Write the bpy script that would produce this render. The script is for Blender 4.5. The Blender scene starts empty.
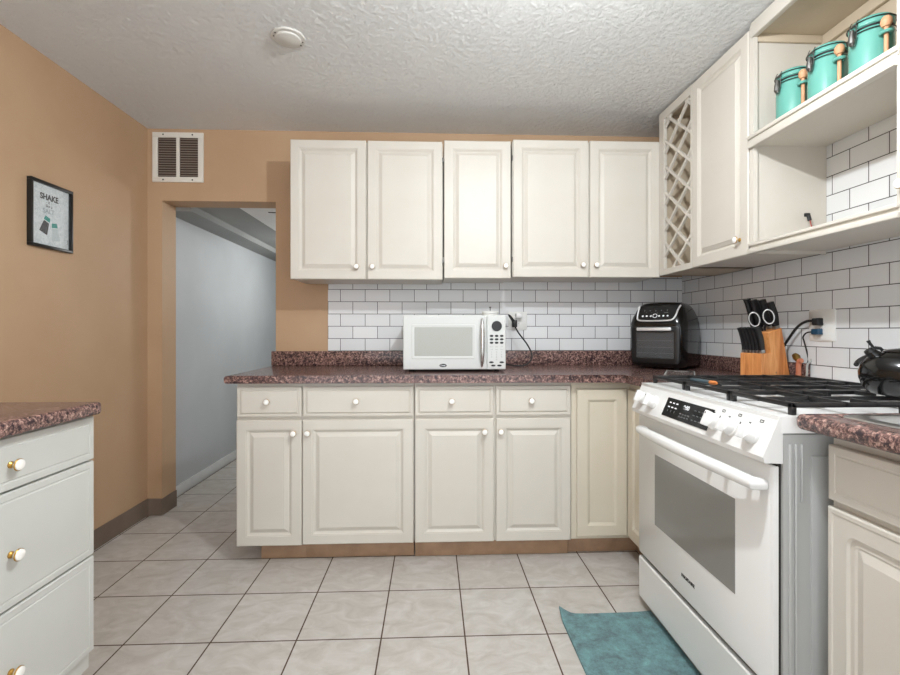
import bpy, bmesh, math, random
from mathutils import Vector, Matrix
random.seed(7)
C = bpy.context.scene.collection
PI = math.pi
R = math.radians

# ------------------------------------------------------------------ key dimensions (metres)
CEIL = 2.365
XL, XR = -1.74, 1.60           # left and right wall
YB = 2.87                      # back wall
YREAR = -0.8                   # rear wall left out behind the camera so the world fill gets in
XU = 1.28                      # front of the right overhead cabinets

# ------------------------------------------------------------------ materials
def lin(c):
    c /= 255.0
    return c / 12.92 if c <= 0.04045 else ((c + 0.055) / 1.055) ** 2.4
def S(r, g, b): return (lin(r), lin(g), lin(b), 1.0)
MATS = {}
def mat(name, col, rough=0.5, metal=0.0, **kw):
    m = bpy.data.materials.new(name); m.use_nodes = True
    nt = m.node_tree; b = nt.nodes['Principled BSDF']
    b.inputs['Base Color'].default_value = S(*col)
    b.inputs['Roughness'].default_value = rough
    b.inputs['Metallic'].default_value = metal
    for k, v in kw.items():
        b.inputs[k.replace('_', ' ')].default_value = v
    MATS[name] = m
    return m
def nodes(m): return m.node_tree.nodes, m.node_tree.links, m.node_tree.nodes['Principled BSDF']
def coord(N, L, kind='Object', scale=(1, 1, 1), loc=(0, 0, 0)):
    t = N.new('ShaderNodeTexCoord'); mp = N.new('ShaderNodeMapping')
    mp.inputs['Scale'].default_value = scale; mp.inputs['Location'].default_value = loc
    L.new(t.outputs[kind], mp.inputs['Vector'])
    return mp.outputs['Vector']
def noise(N, L, vec, scale, detail=4, rough=0.55, dist=0.0):
    n = N.new('ShaderNodeTexNoise')
    n.inputs['Scale'].default_value = scale; n.inputs['Detail'].default_value = detail
    n.inputs['Roughness'].default_value = rough; n.inputs['Distortion'].default_value = dist
    L.new(vec, n.inputs['Vector'])
    return n.outputs['Fac']
def ramp(N, L, fac, stops):
    r = N.new('ShaderNodeValToRGB'); e = r.color_ramp.elements
    while len(e) < len(stops): e.new(0.5)
    for i, (p, c) in enumerate(stops):
        e[i].position = p; e[i].color = S(*c)
    L.new(fac, r.inputs['Fac'])
    return r.outputs['Color']
def bump(N, L, B, height, strength, dist):
    b = N.new('ShaderNodeBump'); b.inputs['Strength'].default_value = strength; b.inputs['Distance'].default_value = dist
    L.new(height, b.inputs['Height']); L.new(b.outputs['Normal'], B.inputs['Normal'])
    return b
def mottled(name, c1, c2, scale=6, rough=0.5, bscale=None, bstr=0.1, bdist=0.002, metal=0.0, sc=(1, 1, 1), spread=(0.35, 0.65)):
    m = mat(name, c1, rough, metal); N, L, B = nodes(m)
    v = coord(N, L, scale=sc)
    L.new(ramp(N, L, noise(N, L, v, scale), [(spread[0], c1), (spread[1], c2)]), B.inputs['Base Color'])
    if bscale: bump(N, L, B, noise(N, L, v, bscale, 5), bstr, bdist)
    return m

mottled('wall_tan', (190, 159, 127), (184, 152, 120), 2.2, 0.62, 140, 0.12, 0.001)
mottled('hall_blue', (188, 192, 194), (181, 185, 187), 2.0, 0.6, 120, 0.08, 0.001)
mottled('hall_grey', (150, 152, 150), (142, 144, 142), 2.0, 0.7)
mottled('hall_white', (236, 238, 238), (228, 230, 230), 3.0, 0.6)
mottled('cream', (206, 201, 191), (202, 196, 185), 3.0, 0.42, 60, 0.03, 0.001)
mottled('cream_warm', (208, 200, 183), (204, 195, 176), 3.0, 0.34, 60, 0.03, 0.001)
mottled('cream_white', (200, 201, 197), (196, 197, 192), 3.0, 0.34, 60, 0.03, 0.001)
mottled('cream_inside_shaded', (196, 182, 160), (188, 173, 150), 2.5, 0.5)  # interior cream, with the wine rack's inner shadow put into the darker colour
mottled('toe_tan', (170, 138, 110), (152, 122, 96), 14, 0.6, 80, 0.1, 0.001)
mottled('vinyl_brown', (118, 103, 90), (108, 93, 81), 6, 0.45)
mottled('trim_white', (214, 216, 216), (205, 207, 207), 6, 0.45)
mat('white_gloss', (226, 226, 224), 0.26)
mat('white_satin', (226, 226, 222), 0.4)
mat('microwave_white', (202, 204, 201), 0.3)
mat('plate_white', (206, 204, 198), 0.5)
mat('porcelain', (245, 243, 238), 0.12)
mat('brass', (190, 150, 80), 0.28, 1.0)
mat('brass_dull', (150, 120, 66), 0.45, 1.0)
mat('steel', (190, 190, 188), 0.3, 1.0)
mat('steel_dark', (120, 118, 115), 0.4, 1.0)
mat('silver_trim', (205, 205, 205), 0.25, 1.0)
mat('silver_band', (222, 222, 222), 0.35, 0.5)
mat('grey_paint', (172, 173, 171), 0.42)
mat('black_gloss', (14, 14, 14), 0.12)
mat('black_satin', (22, 22, 23), 0.35)
mat('black_rubber', (26, 26, 27), 0.55)
mat('cast_iron', (26, 26, 27), 0.38)
mat('dark_void', (34, 30, 28), 0.8)
mat('blue_plastic', (30, 70, 96), 0.4)
mat('icon_white', (230, 232, 234), 0.4)
mat('icon_grey', (90, 92, 92), 0.4)
mat('ink', (28, 28, 30), 0.5)
mat('teal_print', (24, 140, 128), 0.5)
mat('teal_glaze', (98, 160, 147), 0.1)
mat('pale_print', (150, 162, 166), 0.5)
mat('salt_print', (188, 200, 202), 0.5)
mat('grille_paint', (226, 222, 212), 0.42)
mat('louver_paint', (150, 138, 126), 0.5)
mat('duct_dark', (78, 64, 56), 0.8)
mat('oven_glass', (132, 132, 128), 0.10)
mat('tan_wood', (202, 150, 112), 0.55)
mat('copper_tone', (200, 128, 98), 0.4, 0.3)
mat('cord_grey', (168, 168, 164), 0.5)
mat('red_wire', (170, 70, 60), 0.5)

def glass(name, col, rough=0.03, alpha=0.35):
    m = mat(name, col, rough); N, L, B = nodes(m)
    B.inputs['Alpha'].default_value = alpha
    return m
glass('picture_glass', (235, 240, 242), 0.04, 0.05)
glass('clear_plastic', (214, 214, 210), 0.06, 0.10)
mat('slate_blue', (58, 76, 84), 0.4)
mat('orange_plastic', (188, 112, 56), 0.45)
glass('smoked_glass', (96, 98, 100), 0.06, 0.5)

def mk_print():
    m = mat('print_paper', (214, 222, 224), 0.5); N, L, B = nodes(m)
    v = coord(N, L)
    L.new(ramp(N, L, noise(N, L, v, 45, 6, 0.7, 1.5), [(0.35, (190, 200, 203)), (0.65, (224, 230, 231))]), B.inputs['Base Color'])
mk_print()

def mk_ceiling():
    m = mat('ceiling_texture', (238, 239, 237), 0.85); N, L, B = nodes(m)
    v = coord(N, L)
    d = N.new('ShaderNodeVectorMath'); d.operation = 'ADD'
    n3 = N.new('ShaderNodeTexNoise'); n3.inputs['Scale'].default_value = 14; n3.inputs['Detail'].default_value = 3
    L.new(v, n3.inputs['Vector'])
    sc = N.new('ShaderNodeVectorMath'); sc.operation = 'SCALE'; sc.inputs['Scale'].default_value = 0.06
    L.new(n3.outputs['Color'], sc.inputs[0]); L.new(v, d.inputs[0]); L.new(sc.outputs[0], d.inputs[1])
    a = noise(N, L, d.outputs[0], 70, 7, 0.68, 1.4)
    vo = N.new('ShaderNodeTexVoronoi'); vo.feature = 'SMOOTH_F1'; vo.inputs['Scale'].default_value = 44
    L.new(d.outputs[0], vo.inputs['Vector'])
    mx = N.new('ShaderNodeMath'); mx.operation = 'MULTIPLY_ADD'; mx.inputs[1].default_value = 0.7
    L.new(vo.outputs['Distance'], mx.inputs[0]); L.new(a, mx.inputs[2])
    bump(N, L, B, mx.outputs[0], 0.85, 0.018)
mk_ceiling()

def brick(N, L, vec, w, h, mortar, offset, c1, c2, cm):
    b = N.new('ShaderNodeTexBrick')
    b.offset = offset; b.squash = 1.0
    b.inputs['Scale'].default_value = 1.0; b.inputs['Brick Width'].default_value = w; b.inputs['Row Height'].default_value = h
    b.inputs['Mortar Size'].default_value = mortar; b.inputs['Mortar Smooth'].default_value = 0.1
    b.inputs['Color1'].default_value = S(*c1); b.inputs['Color2'].default_value = S(*c2); b.inputs['Mortar'].default_value = S(*cm)
    L.new(vec, b.inputs['Vector'])
    return b
def mk_floor():
    m = mat('floor_tile', (205, 198, 188), 0.32); N, L, B = nodes(m)
    v = coord(N, L, loc=(1.417 + 0.3075 * 20, -1.688 + 0.3075 * 20, 0))
    b = brick(N, L, v, 0.3075, 0.3075, 0.0029, 0.0, (200, 197, 193), (195, 191, 186), (86, 66, 52))
    t = noise(N, L, coord(N, L, scale=(1, 1.6, 1)), 9, 7, 0.62, 1.2)
    mix = N.new('ShaderNodeMix'); mix.data_type = 'RGBA'; mix.blend_type = 'MULTIPLY'; mix.inputs[0].default_value = 1.0
    L.new(b.outputs['Color'], mix.inputs[6])
    L.new(ramp(N, L, t, [(0.3, (222, 218, 212)), (0.7, (255, 255, 255))]), mix.inputs[7])
    L.new(mix.outputs[2], B.inputs['Base Color'])
    inv = N.new('ShaderNodeMath'); inv.operation = 'SUBTRACT'; inv.inputs[0].default_value = 1.0
    L.new(b.outputs['Fac'], inv.inputs[1])
    bump(N, L, B, inv.outputs[0], 0.4, 0.002)
    ro = N.new('ShaderNodeMath'); ro.operation = 'MULTIPLY_ADD'; ro.inputs[1].default_value = 0.5; ro.inputs[2].default_value = 0.36
    L.new(b.outputs['Fac'], ro.inputs[0]); L.new(ro.outputs[0], B.inputs['Roughness'])
mk_floor()
def mk_subway(name, axis, u0, z0):
    m = mat(name, (210, 210, 208), 0.18); N, L, B = nodes(m)
    t = N.new('ShaderNodeTexCoord'); s = N.new('ShaderNodeSeparateXYZ'); c = N.new('ShaderNodeCombineXYZ')
    L.new(t.outputs['Object'], s.inputs[0])
    for src, dst, off in ((s.outputs[axis], c.inputs[0], -u0 + 0.1524 * 30), (s.outputs[2], c.inputs[1], -z0 + 0.0762 * 30)):
        a = N.new('ShaderNodeMath'); a.operation = 'ADD'; a.inputs[1].default_value = off
        L.new(src, a.inputs[0]); L.new(a.outputs[0], dst)
    b = brick(N, L, c.outputs[0], 0.1524, 0.0762, 0.0018, 0.5, (228, 229, 229), (218, 220, 221), (76, 74, 73))
    L.new(b.outputs['Color'], B.inputs['Base Color'])
    inv = N.new('ShaderNodeMath'); inv.operation = 'SUBTRACT'; inv.inputs[0].default_value = 1.0
    L.new(b.outputs['Fac'], inv.inputs[1])
    bump(N, L, B, inv.outputs[0], 0.35, 0.0015)
    ro = N.new('ShaderNodeMath'); ro.operation = 'MULTIPLY_ADD'; ro.inputs[1].default_value = 0.5; ro.inputs[2].default_value = 0.22
    L.new(b.outputs['Fac'], ro.inputs[0]); L.new(ro.outputs[0], B.inputs['Roughness'])
mk_subway('subway_back', 0, -0.645, 1.004)
mk_subway('subway_right', 1, 1.6135, 0.985)

def mk_granite():
    m = mat('granite_laminate', (120, 90, 80), 0.2); N, L, B = nodes(m)
    v = coord(N, L)
    a = noise(N, L, v, 110, 8, 0.76, 0.35)
    base = ramp(N, L, a, [(0.35, (36, 29, 31)), (0.45, (86, 64, 62)), (0.52, (132, 100, 93)), (0.59, (178, 143, 131)), (0.69, (218, 194, 181))])
    b = noise(N, L, v, 60, 7, 0.7, 0.5)
    fac = N.new('ShaderNodeValToRGB'); e = fac.color_ramp.elements
    e[0].position = 0.50; e[0].color = (0, 0, 0, 1); e[1].position = 0.60; e[1].color = (1, 1, 1, 1)
    L.new(b, fac.inputs['Fac'])
    mix = N.new('ShaderNodeMix'); mix.data_type = 'RGBA'
    L.new(fac.outputs['Color'], mix.inputs[0]); L.new(base, mix.inputs[6]); mix.inputs[7].default_value = S(54, 42, 46)
    L.new(mix.outputs[2], B.inputs['Base Color'])
mk_granite()
def mk_rug():
    m = mat('teal_pile', (60, 130, 135), 0.95); N, L, B = nodes(m)
    v = coord(N, L)
    a = noise(N, L, v, 16, 12, 0.82, 0.15)
    L.new(ramp(N, L, a, [(0.32, (84, 98, 101)), (0.46, (104, 132, 135)), (0.58, (116, 156, 159)), (0.70, (134, 184, 187))]), B.inputs['Base Color'])
    bump(N, L, B, noise(N, L, v, 260, 3), 0.9, 0.006)
mk_rug()
def mk_block():
    m = mat('block_wood', (205, 135, 75), 0.42); N, L, B = nodes(m)
    v = coord(N, L, scale=(1, 1, 0.08))
    a = noise(N, L, v, 55, 6, 0.6, 0.6)
    L.new(ramp(N, L, a, [(0.32, (176, 104, 52)), (0.5, (212, 142, 82)), (0.68, (228, 168, 108))]), B.inputs['Base Color'])
mk_block()

# ------------------------------------------------------------------ mesh helpers
def box(bm, x0, x1, y0, y1, z0, z1, mi=0, bev=0.0, seg=2):
    g = bmesh.ops.create_cube(bm, size=1.0)
    vs = g['verts']
    for v in vs:
        v.co = Vector((x0 + (v.co.x + 0.5) * (x1 - x0), y0 + (v.co.y + 0.5) * (y1 - y0), z0 + (v.co.z + 0.5) * (z1 - z0)))
    fs = {f for v in vs for f in v.link_faces}
    for f in fs: f.material_index = mi
    if bev > 0:
        es = list({e for v in vs for e in v.link_edges})
        bmesh.ops.bevel(bm, geom=es, offset=bev, segments=seg, affect='EDGES', profile=0.5)
def frame_of(d):
    d = d.normalized()
    a = Vector((0, 0, 1)) if abs(d.z) < 0.9 else Vector((1, 0, 0))
    u = d.cross(a).normalized()
    return u, d.cross(u).normalized()
def tube(bm, pts, r, seg=8, mi=0, closed=False):
    pts = [Vector(p) for p in pts]; n = len(pts)
    rs = r if isinstance(r, (list, tuple)) else [r] * n
    rings = []; u = None
    for i, p in enumerate(pts):
        if closed: d = pts[(i + 1) % n] - pts[i - 1]
        else: d = pts[min(i + 1, n - 1)] - pts[max(i - 1, 0)]
        d.normalize()
        if u is None: u, w = frame_of(d)
        else:
            u = (u - d * u.dot(d))
            if u.length < 1e-6: u, _ = frame_of(d)
            u.normalize(); w = d.cross(u).normalized()
        rings.append([bm.verts.new(p + (u * math.cos(2 * PI * k / seg) + w * math.sin(2 * PI * k / seg)) * rs[i]) for k in range(seg)])
    m = n if closed else n - 1
    for i in range(m):
        a, b = rings[i], rings[(i + 1) % n]
        for k in range(seg):
            f = bm.faces.new((a[k], a[(k + 1) % seg], b[(k + 1) % seg], b[k])); f.material_index = mi
    if not closed:
        for a in (rings[0][::-1], rings[-1]):
            f = bm.faces.new(a); f.material_index = mi
def lathe(bm, prof, seg=32, M=None, mi=0):
    M = M or Matrix()
    rings = []
    for r, z in prof:
        if r < 1e-6: rings.append([bm.verts.new(M @ Vector((0, 0, z)))])
        else: rings.append([bm.verts.new(M @ Vector((r * math.cos(2 * PI * k / seg), r * math.sin(2 * PI * k / seg), z))) for k in range(seg)])
    for a, b in zip(rings, rings[1:]):
        if len(a) == 1 and len(b) == 1: continue
        for k in range(seg):
            k2 = (k + 1) % seg
            if len(a) == 1: f = bm.faces.new((a[0], b[k2], b[k]))
            elif len(b) == 1: f = bm.faces.new((a[k], a[k2], b[0]))
            else: f = bm.faces.new((a[k], a[k2], b[k2], b[k]))
            f.material_index = mi
def prism(bm, poly, z0, z1, mi=0, M=None):
    """extrude an outline (list of (x, y)) from z0 to z1"""
    M = M or Matrix()
    a = [bm.verts.new(M @ Vector((x, y, z0))) for x, y in poly]
    b = [bm.verts.new(M @ Vector((x, y, z1))) for x, y in poly]
    n = len(poly)
    fs = [bm.faces.new(a[::-1]), bm.faces.new(b)]
    for i in range(n): fs.append(bm.faces.new((a[i], a[(i + 1) % n], b[(i + 1) % n], b[i])))
    for f in fs: f.material_index = mi
    return fs
def rloop(x0, x1, z0, z1, r, n):
    """rounded rectangle outline, counter-clockwise"""
    if n <= 1: return [(x0, z0), (x1, z0), (x1, z1), (x0, z1)]
    r = max(r, 1e-4); out = []
    for cx, cz, a0 in ((x1 - r, z0 + r, -PI / 2), (x1 - r, z1 - r, 0), (x0 + r, z1 - r, PI / 2), (x0 + r, z0 + r, PI)):
        for k in range(n):
            a = a0 + PI / 2 * k / (n - 1)
            out.append((cx + r * math.cos(a), cz + r * math.sin(a)))
    return out
def rings_panel(bm, w, h, rings, n=1, x=0.0, z=0.0, mi=0):
    """panel in the xz plane facing -y: nested outlines (inset, y, corner radius)"""
    prev = None; first = None
    for ins, y, r in rings:
        lp = [bm.verts.new((x + a, y, z + b)) for a, b in rloop(ins, w - ins, ins, h - ins, r, n)]
        if prev is None: first = lp
        else:
            for i in range(len(lp)):
                j = (i + 1) % len(lp)
                f = bm.faces.new((prev[i], prev[j], lp[j], lp[i])); f.material_index = mi
        prev = lp
    bm.faces.new(prev).material_index = mi
    bm.faces.new(first[::-1]).material_index = mi
def add_text(bm, s, size, M, depth=0.0006, mi=0, bold=0.0, align='CENTER'):
    cu = bpy.data.curves.new('lettering', 'FONT'); cu.body = s; cu.size = size; cu.extrude = depth; cu.offset = bold
    cu.align_x = align; cu.align_y = 'CENTER'
    o = bpy.data.objects.new('lettering', cu); C.objects.link(o)
    bpy.context.view_layer.update()
    me = bpy.data.meshes.new_from_object(o.evaluated_get(bpy.context.evaluated_depsgraph_get()))
    bpy.data.objects.remove(o); bpy.data.curves.remove(cu)
    me.transform(M)
    n0 = len(bm.faces)
    bm.from_mesh(me); bpy.data.meshes.remove(me)
    bm.faces.ensure_lookup_table()
    for f in bm.faces[n0:]: f.material_index = mi
FRONT = Matrix.Rotation(PI / 2, 4, 'X')          # lettering facing -y

def obj(name, bm, mats, parent=None, angle=35, loc=None):
    bmesh.ops.recalc_face_normals(bm, faces=bm.faces)
    me = bpy.data.meshes.new(name); bm.to_mesh(me); bm.free()
    for m in ([mats] if isinstance(mats, str) else mats): me.materials.append(MATS[m])
    for p in me.polygons: p.use_smooth = True
    me.set_sharp_from_angle(angle=R(angle))
    o = bpy.data.objects.new(name, me); C.objects.link(o)
    if parent: o.parent = parent
    if loc: o.location = loc
    return o
def B(): return bmesh.new()
def thing(name, label, cat, loc=(0, 0, 0), rz=0.0, group=None):
    o = bpy.data.objects.new(name, None); C.objects.link(o)
    o.empty_display_size = 0.05
    o.location = loc; o.rotation_euler = (0, 0, rz)
    return tag(o, label, cat, group)
def tag(o, label, cat, group=None):
    o['label'] = label; o['category'] = cat
    if group: o['group'] = group
    return o
def struct(name, bm, mats, **kw):
    o = obj(name, bm, mats, **kw); o['kind'] = 'structure'
    return o

# ------------------------------------------------------------------ room shell
bm = B(); box(bm, XL - 0.1, XR + 0.1, YREAR, 6.6, -0.08, 0.0); struct('floor', bm, 'floor_tile')
bm = B(); box(bm, XL - 0.1, XR + 0.1, YREAR, YB + 0.12, CEIL, CEIL + 0.08); struct('ceiling', bm, 'ceiling_texture')
bm = B(); box(bm, XL - 0.1, XL, YREAR, YB, 0, CEIL); struct('wall_left', bm, 'wall_tan')
bm = B(); box(bm, XR, XR + 0.1, YREAR, YB + 0.15, 0, CEIL); struct('wall_right', bm, 'wall_tan')
DX0, DX1, DZ = -1.652, -0.966, 1.925
WT = 0.15
bm = B()
prism(bm, [(XL - 0.1, 0), (DX0, 0), (DX0, DZ), (DX1, DZ), (DX1, 0), (XR, 0), (XR, CEIL), (XL - 0.1, CEIL)], -YB - WT, -YB, M=Matrix.Rotation(PI / 2, 4, 'X'))
struct('wall_back', bm, 'wall_tan')
# passage beyond the doorway
bm = B(); box(bm, XL - 0.1, XL, YB + WT, 6.6, 0, 2.2); struct('wall_hall_left', bm, 'hall_blue')
bm = B(); box(bm, -0.55, -0.45, YB + WT, 6.6, 0, 2.2); struct('wall_hall_right', bm, 'hall_blue')
bm = B(); box(bm, XL, -0.55, 6.5, 6.6, 0, 2.2); struct('wall_hall_far', bm, 'hall_blue')
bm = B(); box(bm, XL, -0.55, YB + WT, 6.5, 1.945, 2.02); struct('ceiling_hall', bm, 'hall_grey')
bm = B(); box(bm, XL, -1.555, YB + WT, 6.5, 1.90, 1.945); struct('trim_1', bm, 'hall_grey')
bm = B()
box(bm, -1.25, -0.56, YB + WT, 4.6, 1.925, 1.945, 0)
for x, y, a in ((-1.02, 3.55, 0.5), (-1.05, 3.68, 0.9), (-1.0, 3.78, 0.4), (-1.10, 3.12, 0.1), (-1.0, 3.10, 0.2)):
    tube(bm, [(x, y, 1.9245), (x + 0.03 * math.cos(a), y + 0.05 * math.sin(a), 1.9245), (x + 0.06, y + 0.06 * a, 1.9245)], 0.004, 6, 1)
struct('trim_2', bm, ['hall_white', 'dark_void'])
bm = B(); box(bm, XL, XL + 0.012, YB + WT, 6.5, 0, 0.075, 0, 0.003); struct('baseboard_hall', bm, 'trim_white')
# dark vinyl cove base along the left wall, round the stub and into the jamb
bm = B()
p = [(XL, 1.2), (XL + 0.006, 1.2), (XL + 0.006, YB - 0.035), (XL + 0.015, YB - 0.014), (XL + 0.035, YB - 0.006), (DX0 - 0.02, YB - 0.006), (DX0, YB - 0.004), (DX0 + 0.006, YB + 0.012), (DX0 + 0.006, YB + WT), (DX0, YB + WT), (DX0, YB), (XL, YB)]
prism(bm, p, 0.0, 0.102)
struct('baseboard_left', bm, 'vinyl_brown')
# splash tiles
bm = B(); box(bm, -0.645, XR - 0.006, YB - 0.006, YB, 1.0, 1.47); struct('trim_3', bm, 'subway_back')
bm = B(); box(bm, XR - 0.006, XR, 0.3, YB - 0.006, 0.86, 1.90); struct('trim_4', bm, 'subway_right')

# ------------------------------------------------------------------ cabinet kit
T = 0.019
RAISED = [(0, 0, 0), (0, -0.0155, 0), (0.0035, -T, 0), (0.045, -T, 0), (0.0456, -0.0168, 0), (0.050, -0.0162, 0), (0.0506, -0.0132, 0), (0.057, -0.0085, 0), (0.059, -0.0070, 0), (0.0645, -0.0070, 0), (0.0650, -0.0098, 0), (0.081, -0.0172, 0), (0.0815, -0.0187, 0)]
RECESS = [(0, 0, 0), (0, -0.0155, 0), (0.0035, -T, 0), (0.052, -T, 0), (0.058, -0.016, 0), (0.064, -0.011, 0), (0.066, -0.010, 0)]
SLAB = [(0, 0, 0), (0, -0.0135, 0), (0.003, -0.0155, 0), (0.012, -0.0155, 0), (0.0126, -0.0120, 0), (0.0165, -0.0120, 0), (0.019, -0.0165, 0), (0.0215, -T, 0)]
FLATSLAB = [(0, 0, 0), (0, -0.0155, 0), (0.003, -T, 0), (0.018, -T, 0), (0.020, -0.0175, 0), (0.023, -0.0175, 0), (0.025, -T, 0)]
ROUND = [(0, 0, 0.002), (0, -0.0155, 0.002), (0.0035, -T, 0.002), (0.012, -T, 0.002), (0.015, -0.017, 0.002), (0.050, -0.017, 0.022), (0.054, -0.0105, 0.02), (0.062, -0.0105, 0.016), (0.066, -0.013, 0.014), (0.072, -0.0105, 0.01), (0.090, -0.0165, 0.004), (0.092, -0.0175, 0.003)]
def knob_mesh(scale=1.0, brass='brass'):
    bm = B(); s = scale; M = Matrix.Rotation(PI / 2, 4, 'X')     # axis along -y
    lathe(bm, [(0, 0), (0.009 * s, 0), (0.009 * s, 0.003), (0.0055 * s, 0.006), (0.005 * s, 0.013)], 20, M, 1)
    lathe(bm, [(0.005 * s, 0.012), (0.0105 * s, 0.0135), (0.0145 * s, 0.018), (0.0150 * s, 0.021), (0.0135 * s, 0.025), (0.009 * s, 0.0275), (0, 0.0285)], 24, M, 0)
    lathe(bm, [(0.0146 * s, 0.0185), (0.0158 * s, 0.0195), (0.0158 * s, 0.0220), (0.0146 * s, 0.0232)], 24, M, 1)
    return bm
def knob(parent, x, z, y=-T, scale=0.95, mats=('porcelain', 'brass')):
    o = obj('knob', knob_mesh(scale), list(mats), parent, loc=(x, y, z))
    o['label'] = 'round white porcelain knob on a brass stem'
    return o
def front(name, parent, x, z, w, h, rings, m, n=1, kn=None, mats=('porcelain', 'brass')):
    bm = B(); rings_panel(bm, w, h, rings, n)
    o = obj(name, bm, m, parent, angle=20, loc=(x, 0, z))
    if kn: knob(o, kn[0] - x, kn[1] - z, -T, 0.95, mats)
    return o
def hinge(door, x, z):
    bm = B(); box(bm, x - 0.0025, x + 0.0025, -0.012, -0.002, z - 0.014, z + 0.014, 0, 0.001)
    obj('hinge', bm, 'steel_dark', door)

GB = 'cream base cabinets along the back wall'
def base_cabinet(label, x0, x1, toe0, toe1, fronts, toe_y=0.05):
    t = thing('base_cabinet', label, 'cabinet', (x0, 2.252, 0), 0, GB)
    w = x1 - x0
    bm = B(); box(bm, 0.0, w, 0.0, 0.60, 0.094, 0.874); obj('carcass', bm, 'cream', t)
    bm = B(); box(bm, toe0 - x0, toe1 - x0, toe_y, toe_y + 0.5, 0.001, 0.094, 0, 0.001); obj('toe_kick', bm, 'toe_tan', t)
    for kind, a, b, z0, z1, kx, kz in fronts:
        front(kind, t, a - x0, z0, b - a, z1 - z0, RAISED if kind == 'door' else SLAB, 'cream', 1, (kx - x0, kz) if kx is not None else None)
    return t
ZD0, ZD1, ZR0, ZR1 = 0.096, 0.698, 0.713, 0.857
base_cabinet('narrow cream base cabinet at the doorway end of the run', -0.941, -0.6275, -0.846, -0.6275,
    [('drawer', -0.937, -0.631, ZR0, ZR1, -0.790, 0.788), ('door', -0.939, -0.6295, ZD0 - 0.003, ZD1, -0.664, 0.636)])
base_cabinet('wide cream base cabinet with a single broad door and drawer', -0.627, -0.090, -0.627, -0.092,
    [('drawer', -0.6235, -0.093, ZR0, ZR1, -0.366, 0.788), ('door', -0.6255, -0.093, ZD0, ZD1, -0.598, 0.636)], 0.052)
base_cabinet('cream base cabinet with two drawers above two doors', -0.087, 0.688, -0.086, 0.687,
    [('drawer', -0.083, 0.301, ZR0, ZR1, 0.095, 0.786), ('drawer', 0.313, 0.683, ZR0, ZR1, 0.485, 0.786),
     ('door', -0.083, 0.301, ZD0, ZD1, 0.255, 0.636), ('door', 0.313, 0.683, ZD0, ZD1, 0.334, 0.636)], 0.046)
# corner cabinet: L-shaped carcass, two leaves meeting at the inner corner
t = thing('base_cabinet', 'yellowish cream corner base cabinet with an L-shaped door, left of the range', 'cabinet', (0.690, 2.252, 0), 0, None)
bm = B()
prism(bm, [(0, 0), (0.294, 0), (0.294, -0.382), (0.90, -0.382), (0.90, 0.60), (0, 0.60)], 0.094, 0.874); obj('carcass', bm, 'cream_warm', t)
bm = B()
prism(bm, [(0.002, 0.060), (0.36, 0.060), (0.36, -0.375), (0.87, -0.375), (0.87, 0.58), (0.002, 0.58)], 0.001, 0.094); obj('toe_kick', bm, 'toe_tan', t)
d = front('door', t, 0.024, 0.112, 0.252, 0.728, RECESS, 'cream_warm')
bm = B(); rings_panel(bm, 0.342, 0.728, RECESS)
o = obj('door', bm, 'cream_warm', t, 20, loc=(0.294, -0.022, 0.112)); o.rotation_euler = (0, 0, -PI / 2)

GU = 'cream overhead cabinets along the back wall'
def overhead(label, x0, x1, z0, z1, doors):
    t = thing('hanging_cabinet', label, 'cabinet', (x0, 2.56, z0), 0, GU)
    bm = B(); box(bm, 0.002, x1 - x0 - 0.002, 0, 0.302, 0.006, z1 - z0 - 0.004)
    obj('carcass', bm, 'cream', t)
    for a, b, kx, hs in doors:
        o = front('door', t, a - x0, 0.0, b - a, z1 - z0, RAISED, 'cream', 1, (kx - x0, 0.068))
        if hs is not None:
            for hz in (0.10, z1 - z0 - 0.10): hinge(o, -0.003 if hs < 0 else b - a + 0.003, hz)
    return t
overhead('leftmost cream overhead cabinet with two raised-panel doors, beside the doorway', -0.780, 0.060, 1.412, 2.178, [(-0.778, -0.366, -0.415, None), (-0.357, 0.055, -0.329, 1)])
overhead('single-door cream overhead cabinet above the microwave', 0.063, 0.443, 1.421, 2.186, [(0.066, 0.438, 0.408, -1)])
overhead('cream overhead cabinet with two doors next to the wine rack', 0.446, 1.290, 1.429, 2.197, [(0.452, 0.876, 0.842, -1), (0.886, 1.286, 0.918, None)])

# right-hand run of overhead units, fronts facing the room (local x runs towards the camera)
ZU0, ZU1 = 1.438, 2.345
def right_unit(name, label, cat, yfar, x=XU + T, z=ZU0): return thing(name, label, cat, (x, yfar, z), -PI / 2)
HU = ZU1 - ZU0
t = right_unit('wine_rack', 'narrow cream lattice wine rack in the corner of the overhead cabinets', 'wine rack', 2.537, XU)
WW = 2.537 - 2.2125; x_in0, x_in1 = 0.052, WW - 0.012
bm = B()
box(bm, 0.0, x_in0 - 0.001, 0, 0.018, 0, HU); box(bm, x_in1, WW, 0, 0.018, 0, HU)
box(bm, x_in0 - 0.001, x_in1, 0, 0.018, 0, 0.030); box(bm, x_in0 - 0.001, x_in1, 0, 0.018, HU - 0.045, HU)
obj('face_frame', bm, 'cream', t)
bm = B()
box(bm, 0.012, 0.030, 0.018, 0.310, 0.0, HU); box(bm, WW - 0.010, WW, 0.018, 0.310, 0.0, HU)
box(bm, 0.012, WW, 0.018, 0.310, 0.0, 0.018); box(bm, 0.012, WW, 0.018, 0.310, HU - 0.014, HU)
box(bm, 0.012, WW, 0.294, 0.310, 0.0, HU)
obj('carcass', bm, 'cream_inside_shaded', t)
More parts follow.
